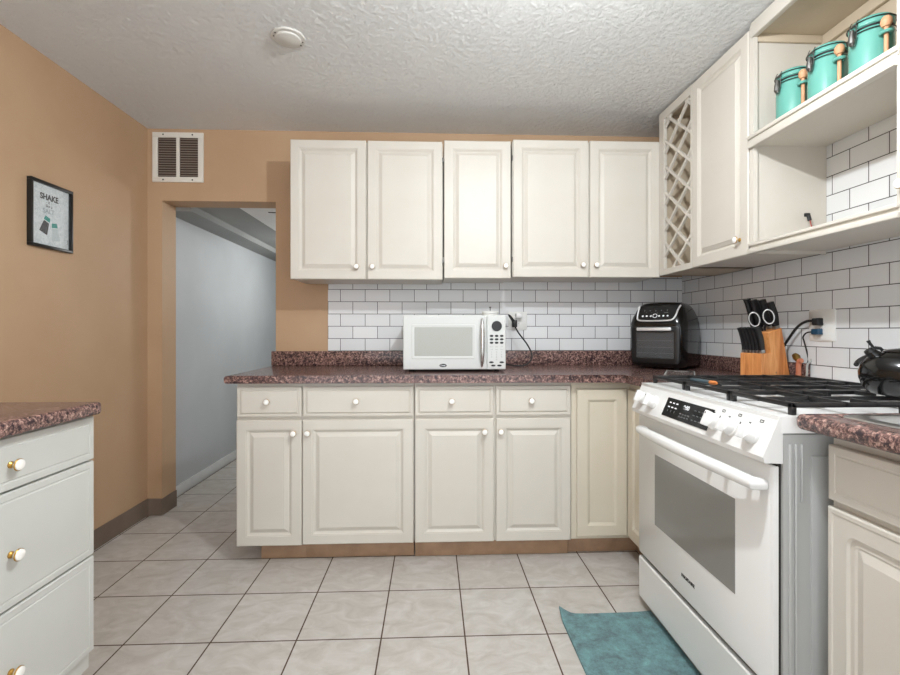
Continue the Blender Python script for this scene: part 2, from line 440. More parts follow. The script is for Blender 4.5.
def lattice(bm, x0, x1, z0, z1, y0, y1, pitch, sw, slope=0.80):
    """diagonal slats clipped to a rectangle; the two directions sit one behind the other"""
    for sgn, ya, yb in ((1, y0, y1 - 0.0008), (-1, y0 + 0.0008, y1)):
        cuts = []
        k0 = z0 - (x1 - x0) / slope - pitch if sgn > 0 else z0 - pitch
        c = k0
        while c < z1 + (x1 - x0) / slope + pitch:
            pts = []
            def zz(x): return c + sgn * (x - x0) / slope
            # clip the centre line
            xa, xb = x0, x1
            za, zb = zz(xa), zz(xb)
            lo, hi = min(za, zb), max(za, zb)
            if hi > z0 + 0.004 and lo < z1 - 0.004:
                def xat(z): return x0 + (z - c) * slope / sgn
                P = [(xa, za), (xb, zb)]
                Q = []
                for x, z in P:
                    if z < z0: x, z = xat(z0), z0
                    if z > z1: x, z = xat(z1), z1
                    Q.append((x, z))
                (ax, az), (bx, bz) = Q
                d = Vector((bx - ax, bz - az))
                if d.length > 0.012:
                    d.normalize(); nx, nz = -d.y * sw / 2, d.x * sw / 2
                    poly = [(ax + nx, az + nz), (ax - nx, az - nz), (bx - nx, bz - nz), (bx + nx, bz + nz)]
                    prism(bm, poly, -yb, -ya, 0, Matrix.Rotation(PI / 2, 4, 'X'))
            c += pitch
bm = B(); lattice(bm, x_in0, x_in1, 0.030, HU - 0.045, 0.004, 0.016, 0.142, 0.013, 1.25); obj('front_lattice', bm, 'cream', t)
bm = B(); lattice(bm, x_in0, x_in1, 0.030, HU - 0.045, 0.200, 0.212, 0.142, 0.013, 1.25); obj('rear_lattice', bm, 'cream', t)

t = right_unit('hanging_cabinet', 'tall cream overhead cabinet with one door between the wine rack and open shelves', 'cabinet', 2.212)
bm = B(); box(bm, 0.0, 0.410, 0.0, 0.290, 0.004, HU + 0.006); obj('carcass', bm, 'cream', t)
front('door', t, 0.001, 0.0, 0.402, HU, RAISED, 'cream', 1, (0.352, 0.068), ('porcelain', 'brass'))

t = right_unit('shelf_cabinet', 'open cream overhead unit with teal canisters on its upper shelf', 'shelf', 1.800, XU)
SW = 0.594; Z0 = ZU0
bm = B(); box(bm, 0.0, 0.008, 0.018, 0.313, 0, CEIL - Z0 - 0.012); box(bm, 0.0, 0.021, 0.0, 0.018, 0, CEIL - Z0 - 0.012); obj('side_panel', bm, 'cream', t)
bm = B(); box(bm, SW - 0.008, SW, 0.0, 0.313, 0, CEIL - Z0 - 0.012); obj('side_panel', bm, 'cream', t)
bm = B(); box(bm, 0.008, SW - 0.008, 0.004, 0.310, 2.316 - Z0, 2.330 - Z0); obj('top_panel', bm, 'cream_inside_shaded', t)
bm = B(); box(bm, 0.008, SW - 0.008, 0.304, 0.312, 1.908 - Z0, 2.316 - Z0); obj('back_panel', bm, 'cream_inside_shaded', t)
bm = B(); box(bm, 0.008, SW - 0.008, 0.286, 0.304, 2.272 - Z0, 2.316 - Z0, 0, 0.004); box(bm, 0.008, 0.02, 0.02, 0.286, 2.285 - Z0, 2.316 - Z0, 0, 0.003); obj('cove_strip', bm, 'cream_inside_shaded', t)
bm = B(); box(bm, 0.012, SW - 0.01, -0.006, 0.016, 2.300 - Z0, CEIL - Z0 - 0.006, 0, 0.003); obj('crown_rail', bm, 'cream', t)
bm = B()
box(bm, 0.008, SW - 0.008, 0.012, 0.310, 1.872 - Z0, 1.890 - Z0)
box(bm, 0.004, SW - 0.004, -0.014, 0.014, 1.858 - Z0, 1.887 - Z0, 0, 0.002)
box(bm, 0.0, SW, -0.004, 0.012, 1.886 - Z0, 1.897 - Z0)
box(bm, 0.0, SW, -0.012, 0.014, 1.896 - Z0, 1.910 - Z0, 0, 0.002)
obj('shelf', bm, 'cream', t)
bm = B()
box(bm, 0.008, SW - 0.008, 0.012, 0.310, 0.012, 0.028)
box(bm, 0.0, SW, -0.010, 0.012, 0.0, 0.017, 0, 0.002)
box(bm, 0.0, SW, 0.001, 0.014, 0.016, 0.030)
box(bm, 0.0, SW, -0.008, 0.014, 0.029, 0.040, 0, 0.002)
obj('bottom_rail', bm, 'cream', t)

t = right_unit('hanging_cabinet', 'cream overhead cabinet cut off at the right picture edge beside the open shelves', 'cabinet', 1.2055)
bm = B(); box(bm, 0.0, 0.42, 0.0, 0.290, 0.0, CEIL - Z0 - 0.010); obj('carcass', bm, 'cream', t)
front('door', t, 0.0, 0.0, 0.412, HU, RAISED, 'cream', 1, (0.018, 0.088), ('porcelain', 'brass'))

# left-hand drawer unit
t = thing('base_cabinet', 'bright white three-drawer base cabinet at the left wall', 'cabinet', (-1.049, 0.880, 0), PI / 2)
w = 0.561
bm = B(); box(bm, 0.0, w, 0.0, 0.64, 0.10, 0.874); obj('carcass', bm, 'cream_white', t)
bm = B(); box(bm, 0.002, w - 0.002, 0.07, 0.60, 0.001, 0.10); obj('toe_kick', bm, 'toe_tan', t)
for z0, z1, kz in ((0.738, 0.868, 0.800), (0.449, 0.733, 0.580), (0.158, 0.444, 0.292)):
    front('drawer', t, 0.003, z0, w - 0.006, z1 - z0, FLATSLAB, 'cream_white', 1, (0.280, kz))
# right-hand sink unit
t = thing('base_cabinet', 'cream sink base cabinet right of the range', 'cabinet', (0.974, 1.075, 0), -PI / 2)
w = 0.80
bm = B(); box(bm, 0.0, w, 0.0, 0.58, 0.10, 0.690); box(bm, 0.0, w, 0.0, 0.014, 0.690, 0.885); box(bm, 0.0, 0.016, 0.014, 0.58, 0.690, 0.885); box(bm, w - 0.016, w, 0.014, 0.58, 0.690, 0.885); obj('carcass', bm, 'cream', t)
bm = B(); box(bm, 0.002, w - 0.002, 0.07, 0.56, 0.001, 0.10); obj('toe_kick', bm, 'toe_tan', t)
o = front('drawer_front', t, 0.004, 0.722, w - 0.02, 0.132, FLATSLAB, 'cream', 1)
front('door', t, 0.002, 0.115, 0.392, 0.590, ROUND, 'cream', 6)
front('door', t, 0.403, 0.115, 0.392, 0.590, ROUND, 'cream', 6)

# ------------------------------------------------------------------ worktops
def bevel_sel(bm, sel, off, seg=3):
    bm.edges.ensure_lookup_table()
    es = [e for e in bm.edges if sel(e)]
    bmesh.ops.bevel(bm, geom=es, offset=off, segments=seg, affect='EDGES', profile=0.5)
t = thing('worktop', 'long L-shaped brown granite-look worktop under the microwave', 'worktop', (0, 0, 0))
bm = B()
prism(bm, [(-0.985, 2.205), (0.925, 2.205), (0.940, 2.190), (0.940, 1.868), (1.592, 1.868), (1.592, 2.862), (-0.985, 2.862)], 0.876, 0.914)
def isfront(e):
    a, b = e.verts
    if abs(a.co.z - b.co.z) > 1e-4: return False
    def onf(v): return v.co.y < 2.206 and v.co.x < 0.941 or v.co.x < -0.98
    return onf(a) and onf(b)
bevel_sel(bm, isfront, 0.012)
obj('slab', bm, 'granite_laminate', t)
bm = B(); box(bm, -0.985, 1.592, 2.843, 2.862, 0.9142, 1.003, 0, 0.003); obj('backsplash', bm, 'granite_laminate', t)
bm = B(); box(bm, 1.573, 1.592, 1.868, 2.8425, 0.9142, 0.990, 0, 0.003); obj('backsplash', bm, 'granite_laminate', t)
bm = B(); box(bm, XL, -0.998, 0.862, 1.428, 0.876, 0.914, 0, 0.010, 3)
tag(obj('worktop', bm, 'granite_laminate'), 'brown granite-look worktop on the white drawer cabinet at the left wall', 'worktop')
SX0, SX1, SY0, SY1 = 0.985, 1.46, 0.34, 1.035     # sink cut-out
bm = B()
prism(bm, rloop(0.893, 1.592, 0.262, 1.0995, 0.016, 4), 0.886, 0.924)
bevel_sel(bm, lambda e: abs(e.verts[0].co.z - e.verts[1].co.z) < 1e-4 and min(e.verts[0].co.x, e.verts[1].co.x) < 1.59 and (max(e.verts[0].co.x, e.verts[1].co.x) < 0.93 or min(e.verts[0].co.y, e.verts[1].co.y) > 1.09), 0.013)
wt = obj('worktop', bm, 'granite_laminate')
tag(wt, 'pinkish brown granite-look worktop around the sink, right of the range', 'worktop')
cut = B(); box(cut, SX0, SX1, SY0, SY1, 0.8, 1.0); cutter = obj('cutter', cut, 'granite_laminate')
md = wt.modifiers.new('cut', 'BOOLEAN'); md.object = cutter; md.operation = 'DIFFERENCE'; md.solver = 'EXACT'
bpy.context.view_layer.update()
me = bpy.data.meshes.new_from_object(wt.evaluated_get(bpy.context.evaluated_depsgraph_get()))
wt.modifiers.clear(); wt.data = me; bpy.data.objects.remove(cutter)
# sink
t = thing('sink', 'stainless steel sink set into the right worktop', 'sink', (0, 0, 0.9245))
bm = B()
lv = [(-0.022, 0.0, 0.03), (-0.020, 0.003, 0.03), (0.004, 0.004, 0.04), (0.010, -0.004, 0.045), (0.022, -0.17, 0.05), (0.05, -0.19, 0.06)]
prev = None
for ins, z, r in lv:
    lp = [bm.verts.new((x, y, z)) for x, y in rloop(SX0 + ins, SX1 - ins, SY0 + ins, SY1 - ins, r, 6)]
    if prev:
        for i in range(len(lp)): bm.faces.new((prev[i], prev[(i + 1) % len(lp)], lp[(i + 1) % len(lp)], lp[i]))
    prev = lp
bm.faces.new(prev)
obj('basin', bm, 'steel', t)
bm = B(); lathe(bm, [(0.0, -0.187), (0.035, -0.187), (0.04, -0.189)], 20, Matrix.Translation((1.22, 0.70, 0))); obj('drain', bm, 'steel_dark', t)

# ------------------------------------------------------------------ range
RY0, RY1 = 1.112, 1.860
t = thing('kitchen_range', 'white slide-in gas range with black grates', 'range', (0, 0, 0))
XD = 0.85
bm = B(); box(bm, 0.874, 1.585, RY0 + 0.002, RY1 - 0.002, 0.05, 0.872)
obj('body', bm, 'grey_paint', t)
bm = B()
# pressed side panel with ribs towards the camera
box(bm, 0.874, 1.585, RY0 - 0.004, RY0 + 0.002, 0.05, 0.868)
for x0, x1, z0, z1 in ((0.886, 0.894, 0.06, 0.845), (0.902, 0.909, 0.06, 0.845), (0.918, 0.924, 0.70, 0.845)):
    box(bm, x0, x1, RY0 - 0.009, RY0 - 0.003, z0, z1, 0, 0.0025)
box(bm, 0.944, 1.5, RY0 - 0.007, RY0 - 0.003, 0.10, 0.815, 0, 0.003)
o = obj('side_panel', bm, 'grey_paint', t); o['label'] = 'grey ribbed side panel'
bm = B()
prism(bm, rloop(0.862, 1.588, RY0 - 0.004, RY1, 0.006, 3), 0.872, 0.914)
box(bm, 1.52, 1.588, RY0, RY1, 0.913, 0.930, 0, 0.004)
obj('cooktop', bm, 'white_gloss', t)
# slanted control panel
bm = B()
prof = [(0.866, 0.913), (0.822, 0.812), (0.826, 0.798), (0.873, 0.796), (0.873, 0.913)]   # x, z
prism(bm, [(x, z) for x, z in prof], -(RY1 - 0.004), -(RY0 - 0.004), 0, Matrix.Rotation(PI / 2, 4, 'X'))
cp = obj('control_panel', bm, 'white_gloss', t)
# local frame on the slant: u along -Y, v up the slant, n outward
vdir = Vector((0.866 - 0.822, 0, 0.913 - 0.812)).normalized(); udir = Vector((0, -1, 0)); ndir = udir.cross(vdir).normalized()
if ndir.x > 0: ndir = -ndir
def slant(y, s, h=0.0):
    """point on the panel: world y, s = 0..1 up the slant, h outward"""
    p = Vector((0.822, y, 0.812)) + Vector((0.044, 0, 0.101)) * s + ndir * h
    return p
def slantM(y, s, h=0.0):
    M = Matrix((udir, vdir, ndir)).transposed().to_4x4(); M.translation = slant(y, s, h); return M
bm = B()
M = slantM(1.487, 0.44, 0.0)
for x0, x1, y0, y1, mi, hh in ((-0.135, 0.135, -0.034, 0.034, 0, 0.002),):
    prism(bm, [(x0, y0), (x1, y0), (x1, y1), (x0, y1)], 0.0003, hh, mi, M)
def icons(bm, M, h, lst, mi):
    for x, y, w_, h_ in lst:
        prism(bm, [(x - w_ / 2, y - h_ / 2), (x + w_ / 2, y - h_ / 2), (x + w_ / 2, y + h_ / 2), (x - w_ / 2, y + h_ / 2)], h, h + 0.0005, mi, M)
icons(bm, M, 0.002, [(-0.108 + 0.022 * i, 0.018 - 0.016 * j, 0.012, 0.0045) for i in range(3) for j in range(2)], 1)
icons(bm, M, 0.002, [(-0.108 + 0.022 * i, -0.012, 0.004, 0.008) for i in range(3)], 2)
icons(bm, M, 0.002, [(0.048 + 0.02 * i, 0.014 - 0.016 * j, 0.011, 0.003) for i in range(4) for j in range(3)], 2)
icons(bm, M, 0.002, [(-0.026 + 0.016 * i, -0.010 - 0.010 * j, 0.010, 0.005) for i in range(4) for j in range(2)], 2)
add_text(bm, '9:00', 0.020, M @ Matrix.Translation((-0.005, 0.014, 0.0022)), 0.0004, 1, 0.0006)
obj('display', bm, ['black_gloss', 'icon_white', 'icon_grey'], cp)
for y, s in ((1.782, 0.46), (1.705, 0.44), (1.325, 0.44), (1.255, 0.44), (1.170, 0.44)):
    bm = B(); M = slantM(y, s)
    lathe(bm, [(0, 0), (0.026, 0), (0.026, 0.006), (0.023, 0.009), (0.0215, 0.024), (0.019, 0.027), (0, 0.028)], 28, M, 0)
    box(bm, -0.0075, 0.0075, -0.0225, 0.0225, 0.024, 0.043, 0, 0.003)
    # turn the grip bar onto the slant
    gv = [v for v in bm.verts if abs(v.co.x) <= 0.0076 and abs(v.co.y) <= 0.0226 and 0.023 < v.co.z < 0.044]
    for v in gv: v.co = M @ v.co
    icons(bm, M, 0.0431, [(0.0, 0.014, 0.004, 0.006)], 1)
    o = obj('control_knob', bm, ['white_gloss', 'ink'], cp)
for y in (1.325, 1.255, 1.170):
    M = slantM(y, 0.44); bm = B()
    icons(bm, M, 0.0003, [(0.012, 0.036, 0.012, 0.002), (0.012, 0.042, 0.012, 0.002), (0.006, 0.039, 0.0015, 0.007), (0.018, 0.039, 0.0015, 0.007)], 0)
    obj('dial_marking', bm, 'ink', cp)
    bm = B(); add_text(bm, 'HI', 0.008, M @ Matrix.Translation((-0.026, 0.026, 0.0004)), 0.0003, 0, 0.0002); obj('dial_lettering', bm, 'ink', cp)
# oven door
bm = B()
DZ0, DZ1 = 0.222, 0.788
M = Matrix.Translation((XD + 0.0165, RY1 - 0.004, 0)) @ Matrix.Rotation(-PI / 2, 4, 'Z')
rings_panel(bm, RY1 - RY0 - 0.006, DZ1 - DZ0, [(0, 0, 0.004), (0, -0.0125, 0.004), (0.005, -0.0165, 0.006)], 4, 0, DZ0)
bm.transform(M)
od = obj('oven_door', bm, 'white_gloss', t)
wy0, wy1, wz0, wz1 = 1.254, 1.717, 0.388, 0.656
bm = B(); box(bm, XD - 0.0012, XD + 0.004, wy0, wy1, wz0, wz1)
o = obj('door_window', bm, 'oven_glass', od); o['label'] = 'grey glass window'
bm = B()
hp = []
for i in range(25):
    a = i / 24.0; y = 1.778 + (1.140 - 1.778) * a
    hp.append((XD - 0.030 - 0.026 * math.sin(PI * a), y, 0.738 + 0.008 * math.sin(PI * a)))
tube(bm, [(XD - 0.002, 1.780, 0.735)] + [(XD - 0.020, 1.780, 0.737)] + hp + [(XD - 0.020, 1.138, 0.737), (XD - 0.002, 1.138, 0.735)], [0.014, 0.016] + [0.0165 + 0.0025 * math.sin(PI * k / 24) for k in range(25)] + [0.016, 0.014], 16)
obj('handle', bm, 'white_gloss', od)
bm = B(); MM = Matrix.Translation((XD - 0.0006, 1.492, 0.2965)) @ Matrix.Rotation(-PI / 2, 4, 'Z') @ FRONT
add_text(bm, 'FRIGIDAIRE', 0.0155, MM, 0.0004, 0, 0.0004)
obj('lettering', bm, 'ink', od)
# lower drawer and base
bm = B(); rings_panel(bm, RY1 - RY0 - 0.006, 0.166, [(0, 0, 0.003), (0, -0.022, 0.003), (0.004, -0.026, 0.005)], 4, 0, 0.040)
bm.transform(Matrix.Translation((XD + 0.026, RY1 - 0.004, 0)) @ Matrix.Rotation(-PI / 2, 4, 'Z'))
obj('lower_drawer', bm, 'white_gloss', t)
bm = B(); box(bm, 0.862, 0.878, RY0 + 0.004, RY1 - 0.006, 0.21, 0.795)
obj('gap_shade', bm, 'dark_void', t)  # solid dark strip painted in as the shade behind the oven door
bm = B(); box(bm, 0.885, 1.56, RY0 + 0.012, RY1 - 0.012, 0.001, 0.05); obj('plinth', bm, 'black_satin', t)
# burners
for x, y, r in ((1.05, 1.27, 0.045), (1.05, 1.70, 0.045), (1.37, 1.27, 0.038), (1.37, 1.70, 0.038), (1.21, 1.487, 0.05)):
    bm = B(); lathe(bm, [(0, 0.914), (r + 0.012, 0.914), (r + 0.012, 0.917), (r, 0.920), (r, 0.927), (0, 0.927)], 24, Matrix.Translation((x, y, 0)), 0)
    o = obj('burner', bm, 'steel', t)
    bm = B(); lathe(bm, [(0, 0.9272), (r - 0.004, 0.9272), (r - 0.004, 0.933), (r - 0.01, 0.936), (0, 0.936)], 24, Matrix.Translation((x, y, 0)), 0)
    obj('burner_cap', bm, 'cast_iron', o)
# three continuous grates
GX0, GX1, GT = 0.905, 1.505, 0.945
gy = [RY0 + 0.006, 1.362, 1.612, RY1 - 0.010]
for k in range(3):
    y0, y1 = gy[k] + 0.002, gy[k + 1] - 0.002
    bm = B(); b_ = 0.011
    for ya in (y0, y1 - b_): box(bm, GX0, GX1, ya, ya + b_, GT - 0.012, GT, 0, 0.002)
    for xa in (GX0, GX1 - b_): box(bm, xa, xa + b_, y0, y1, GT - 0.012, GT, 0, 0.002)
    ym = (y0 + y1) / 2
    box(bm, GX0, GX1, ym - 0.005, ym + 0.005, GT - 0.013, GT - 0.001, 0, 0.002)
    for xa in (1.05, 1.37) if k != 1 else (1.10, 1.32):
        box(bm, xa - 0.005, xa + 0.005, y0, y1, GT - 0.012, GT + 0.002, 0, 0.002)
    for xa in ((1.13, 1.29) if k != 1 else (0.99, 1.43)):
        box(bm, xa - 0.004, xa + 0.004, y0, y0 + 0.075, GT - 0.012, GT + 0.001, 0, 0.002)
        box(bm, xa - 0.004, xa + 0.004, y1 - 0.075, y1, GT - 0.012, GT + 0.001, 0, 0.002)
    for xa in (GX0, (GX0 + GX1) / 2 - 0.006, GX1 - 0.014):
        for ya in (y0, y1 - 0.014): box(bm, xa, xa + 0.014, ya, ya + 0.014, 0.9142, GT - 0.004, 0, 0.002)
    obj('grate', bm, 'cast_iron', t)

# ------------------------------------------------------------------ kettle
t = thing('kettle', 'black enamel kettle on the near burner grate', 'kettle', (1.330, 1.229, GT + 0.0025))
bm = B()
lathe(bm, [(0, 0), (0.074, 0.0), (0.084, 0.004), (0.099, 0.022), (0.106, 0.045), (0.107, 0.062), (0.101, 0.084), (0.087, 0.103), (0.066, 0.115), (0.052, 0.119), (0.050, 0.121)], 48)
obj('body', bm, 'black_gloss', t)
bm = B(); lathe(bm, [(0.053, 0.1195), (0.053, 0.122), (0.044, 0.127), (0.02, 0.131), (0, 0.132)], 32); l_ = obj('lid', bm, 'black_gloss', t)
bm = B(); lathe(bm, [(0.006, 0.131), (0.006, 0.136), (0.013, 0.140), (0.014, 0.145), (0.009, 0.149), (0, 0.150)], 20); obj('knob', bm, 'black_satin', l_)
ux, uy = -0.87, 0.49      # spout side (left of the picture)
def kp(r, z, s=0): return (ux * r - uy * s, uy * r + ux * s, z)
bm = B(); tube(bm, [kp(0.062, 0.098), kp(0.074, 0.112), kp(0.082, 0.120)], [0.020, 0.016, 0.012], 16)
obj('spout', bm, 'black_gloss', t)
bm = B()
tube(bm, [kp(0.082, 0.119), kp(0.088, 0.126)], [0.0135, 0.011], 14)
tube(bm, [kp(0.080, 0.124), kp(0.070, 0.132), kp(0.060, 0.130), kp(0.055, 0.124)], 0.0045, 8)
tube(bm, [kp(0.074, 0.130), kp(0.083, 0.144), kp(0.087, 0.152)], [0.0035, 0.004, 0.005], 8)
obj('whistle_lever', bm, 'black_satin', t)
bm = B()      # bail handle folded down to the far side
hx, hy = 0.74, 0.67
pts = []
for i in range(21):
    a = PI * i / 20.0; sd = 0.110 * math.cos(a); up = 0.125 * math.sin(a)
    pts.append((hx * up * 0.93 - hy * sd, hy * up * 0.93 + hx * sd, 0.080 + up * 0.30))
tube(bm, pts, 0.0065, 12)
obj('handle', bm, 'black_satin', t)

# ------------------------------------------------------------------ microwave
t = thing('microwave_oven', 'white countertop microwave with a black-buttoned panel', 'microwave', (-0.150, 2.372, 0.9145))
MW, MH = 0.532, 0.295
bm = B()
box(bm, 0, MW, 0.012, 0.37, 0.013, MH, 0, 0.004); obj('case', bm, 'microwave_white', t)
for x in (0.04, MW - 0.04):
    for y in (0.05, 0.33):
        bm = B(); lathe(bm, [(0, 0), (0.012, 0), (0.014, 0.013), (0, 0.013)], 14, Matrix.Translation((x, y, 0))); obj('foot', bm, 'black_rubber', t)
bm = B()
rings_panel(bm, 0.432, MH - 0.013, [(0, 0.012, 0.004), (0, 0.001, 0.004), (0.003, -0.002, 0.006)], 4, 0.0, 0.013)
dr = obj('door', bm, 'microwave_white', t)
bm = B()
ww, wh = 0.330, 0.178
prev = None
for ins, y in ((0, -0.0022), (0.002, -0.0048), (0.010, -0.0048), (0.016, -0.0022)):
    lp = [bm.verts.new((0.044 + a, y, 0.068 + b)) for a, b in rloop(ins, ww - ins, ins, wh - ins, 0.006, 4)]
    if prev:
        for i in range(len(lp)): bm.faces.new((prev[i], prev[(i + 1) % len(lp)], lp[(i + 1) % len(lp)], lp[i]))
    prev = lp
obj('window_frame', bm, 'microwave_white', dr)
mat('screen_grey', (166, 168, 161), 0.3)
bm = B(); box(bm, 0.058, 0.358, -0.0034, -0.0015, 0.082, 0.232)
o = obj('door_window', bm, 'screen_grey', dr)
bm = B()
tube(bm, [(0.408, -0.004, 0.028), (0.408, -0.016, 0.05), (0.408, -0.026, 0.10), (0.408, -0.029, 0.152), (0.408, -0.026, 0.204), (0.408, -0.016, 0.254), (0.408, -0.004, 0.276)], [0.005, 0.009, 0.0115, 0.012, 0.0115, 0.009, 0.005], 14)
o = obj('handle', bm, 'silver_trim', dr); o['label'] = 'curved silver handle'
bm = B()
lathe(bm, [(0, 0), (0.019, 0), (0.019, 0.001), (0, 0.001)], 28, Matrix.Translation((0.206, -0.0024, 0.034)) @ Matrix.Diagonal((1, 1, 0.46, 1)) @ FRONT, 0)
add_text(bm, 'Oster', 0.0105, Matrix.Translation((0.206, -0.0040, 0.034)) @ FRONT, 0.0003, 1, 0.0002)
obj('badge', bm, ['black_satin', 'icon_white'], dr)
bm = B(); rings_panel(bm, 0.098, MH - 0.013, [(0, 0.012, 0.004), (0, 0.001, 0.004), (0.003, -0.002, 0.006)], 4, 0.434, 0.013)
cpn = obj('control_panel', bm, 'microwave_white', t)
bm = B(); lathe(bm, [(0, 0), (0.026, 0), (0.027, 0.002), (0.0265, 0.004), (0, 0.004)], 32, Matrix.Translation((0.485, -0.002, 0.238)) @ FRONT)
ds = obj('display_dial', bm, 'black_satin', cpn)
for r_ in range(3):
    for c_ in range(3):
        bm = B(); lathe(bm, [(0, 0), (0.0098, 0), (0.0098, 0.0012), (0, 0.0016)], 18, Matrix.Translation((0.458 + 0.0265 * c_, -0.002, 0.187 - 0.0178 * r_)) @ Matrix.Diagonal((1, 1, 0.6, 1)) @ FRONT)
        obj('button', bm, 'black_satin', cpn)
for x, z in ((0.457, 0.050), (0.511, 0.050), (0.467, 0.033), (0.499, 0.033)):
    bm = B(); lathe(bm, [(0, 0), (0.012, 0), (0.012, 0.0012), (0, 0.0016)], 18, Matrix.Translation((x, -0.002, z)) @ Matrix.Diagonal((1, 1, 0.42, 1)) @ FRONT)
    obj('button', bm, 'black_satin', cpn)
bm = B()
for j, z in enumerate((0.131, 0.117)):
    for i in range(3): add_text(bm, ('popcorn', 'potato', 'pizza', 'drink', 'dinner', 'frozen')[j * 3 + i], 0.0052, Matrix.Translation((0.458 + 0.0265 * i, -0.0022, z)) @ FRONT, 0.0002)
for j, z in enumerate((0.103, 0.090, 0.077, 0.064)):
    for i in range(3):
        s = '123456789 0 '[j * 3 + i]
        if s != ' ': add_text(bm, s, 0.009, Matrix.Translation((0.458 + 0.0265 * i, -0.0022, z)) @ FRONT, 0.0002)
obj('key_legend', bm, 'icon_grey', cpn)

# small lid lying on top of the microwave
t = thing('dish_lid', 'small pale grey lid with a thin knob lying on the microwave', 'lid', (0.335, 2.640, 0.9145 + MH))
bm = B(); lathe(bm, [(0, 0.0), (0.044, 0.0), (0.046, 0.014), (0.050, 0.022), (0.046, 0.030), (0.02, 0.034), (0, 0.035)], 32); obj('plate', bm, 'white_satin', t)
bm = B(); lathe(bm, [(0, 0.034), (0.003, 0.034), (0.003, 0.050), (0.006, 0.052), (0.006, 0.057), (0, 0.059)], 14); obj('knob', bm, 'steel_dark', t)

# ------------------------------------------------------------------ outlets, plugs and cords
def outlet(label, loc, rz, w, h):
    t = thing('wall_outlet', label, 'outlet', loc, rz)
    bm = B(); rings_panel(bm, w, h, [(0, 0, 0.004), (0, -0.003, 0.004), (0.004, -0.006, 0.006)], 4, -w / 2, -h / 2); obj('cover_plate', bm, 'white_satin', t)
    for dz in (-0.020, 0.020):
        bm = B(); lathe(bm, [(0, 0.004), (0.0165, 0.004), (0.0165, 0.0075), (0, 0.008)], 24, Matrix.Translation((0, 0, dz)) @ FRONT, 0)
        for dx in (-0.006, 0.006): box(bm, dx - 0.001, dx + 0.001, -0.0085, -0.007, dz, dz + 0.008, 1)
        obj('socket', bm, ['white_gloss', 'ink'], t)
    return t
outlet('white double outlet on the tiles behind the microwave corner', (0.537, 2.864, 1.190), 0, 0.116, 0.116)
outlet('white outlet plate on the right tiled wall with black plugs', (1.594, 1.812, 1.150), -PI / 2, 0.125, 0.130)
bm = B(); box(bm, 0.520, 0.556, 2.812, 2.856, 1.208, 1.236, 0, 0.003)
tag(obj('charger', bm, 'white_gloss'), 'white cube charger plugged in beside the microwave', 'charger')
t = thing('power_cord', 'black microwave cord looping from the outlet down to the worktop', 'cord', (0, 0, 0))
bm = B(); box(bm, 0.498, 0.527, 2.818, 2.856, 1.150, 1.196, 0, 0.005); obj('plug', bm, 'black_rubber', t)
def smooth(pts, n=8):
    P = [Vector(p) for p in pts]; P = [P[0]] + P + [P[-1]]; out = []
    for i in range(1, len(P) - 2):
        for k in range(n):
            u = k / n
            out.append(0.5 * ((2 * P[i]) + (P[i + 1] - P[i - 1]) * u + (2 * P[i - 1] - 5 * P[i] + 4 * P[i + 1] - P[i + 2]) * u * u + (3 * P[i] - P[i - 1] - 3 * P[i + 1] + P[i + 2]) * u ** 3))
    out.append(P[-2]); return out
bm = B()
tube(bm, smooth([(0.508, 2.825, 1.190), (0.478, 2.775, 1.216), (0.462, 2.75, 1.222), (0.482, 2.735, 1.185), (0.515, 2.73, 1.12), (0.570, 2.71, 1.04), (0.590, 2.69, 0.975), (0.555, 2.69, 0.928), (0.49, 2.70, 0.922), (0.40, 2.755, 0.935)]), 0.0045, 8)
obj('cable', bm, 'black_rubber', t)
t = thing('power_cord', 'thick black cord curving from the upper right plug towards the knife block', 'cord', (0, 0, 0))
bm = B(); box(bm, 1.562, 1.598, 1.800, 1.830, 1.150, 1.180, 0, 0.004); obj('plug', bm, 'black_rubber', t)
bm = B(); tube(bm, smooth([(1.580, 1.825, 1.166), (1.570, 1.860, 1.168), (1.566, 1.905, 1.145), (1.564, 1.955, 1.090), (1.562, 2.00, 1.035), (1.560, 2.06, 0.99), (1.558, 2.12, 0.94), (1.55, 2.20, 0.9195)]), 0.0055, 8); obj('cable', bm, 'black_rubber', t)
t = thing('power_cord', 'short blue-headed plug with a thin black lead under the thick black cord', 'cord', (0, 0, 0))
bm = B(); box(bm, 1.566, 1.598, 1.802, 1.838, 1.112, 1.136, 0, 0.004); obj('plug', bm, 'blue_plastic', t)
bm = B(); tube(bm, smooth([(1.582, 1.832, 1.124), (1.576, 1.868, 1.120), (1.576, 1.888, 1.102), (1.582, 1.890, 1.082), (1.592, 1.888, 1.04), (1.596, 1.885, 1.0), (1.578, 1.882, 0.970), (1.574, 1.880, 0.9185)]), 0.0030, 8); obj('cable', bm, 'black_rubber', t)
bm = B(); tube(bm, smooth([(1.600, 1.845, 1.090), (1.598, 1.868, 1.060), (1.598, 1.868, 1.01), (1.577, 1.867, 0.985), (1.574, 1.866, 0.95), (1.574, 1.872, 0.9185)]), 0.004, 8)
tag(obj('cable_sleeve', bm, 'cord_grey'), 'pale grey cord running down the tiles below the right outlet', 'cord')
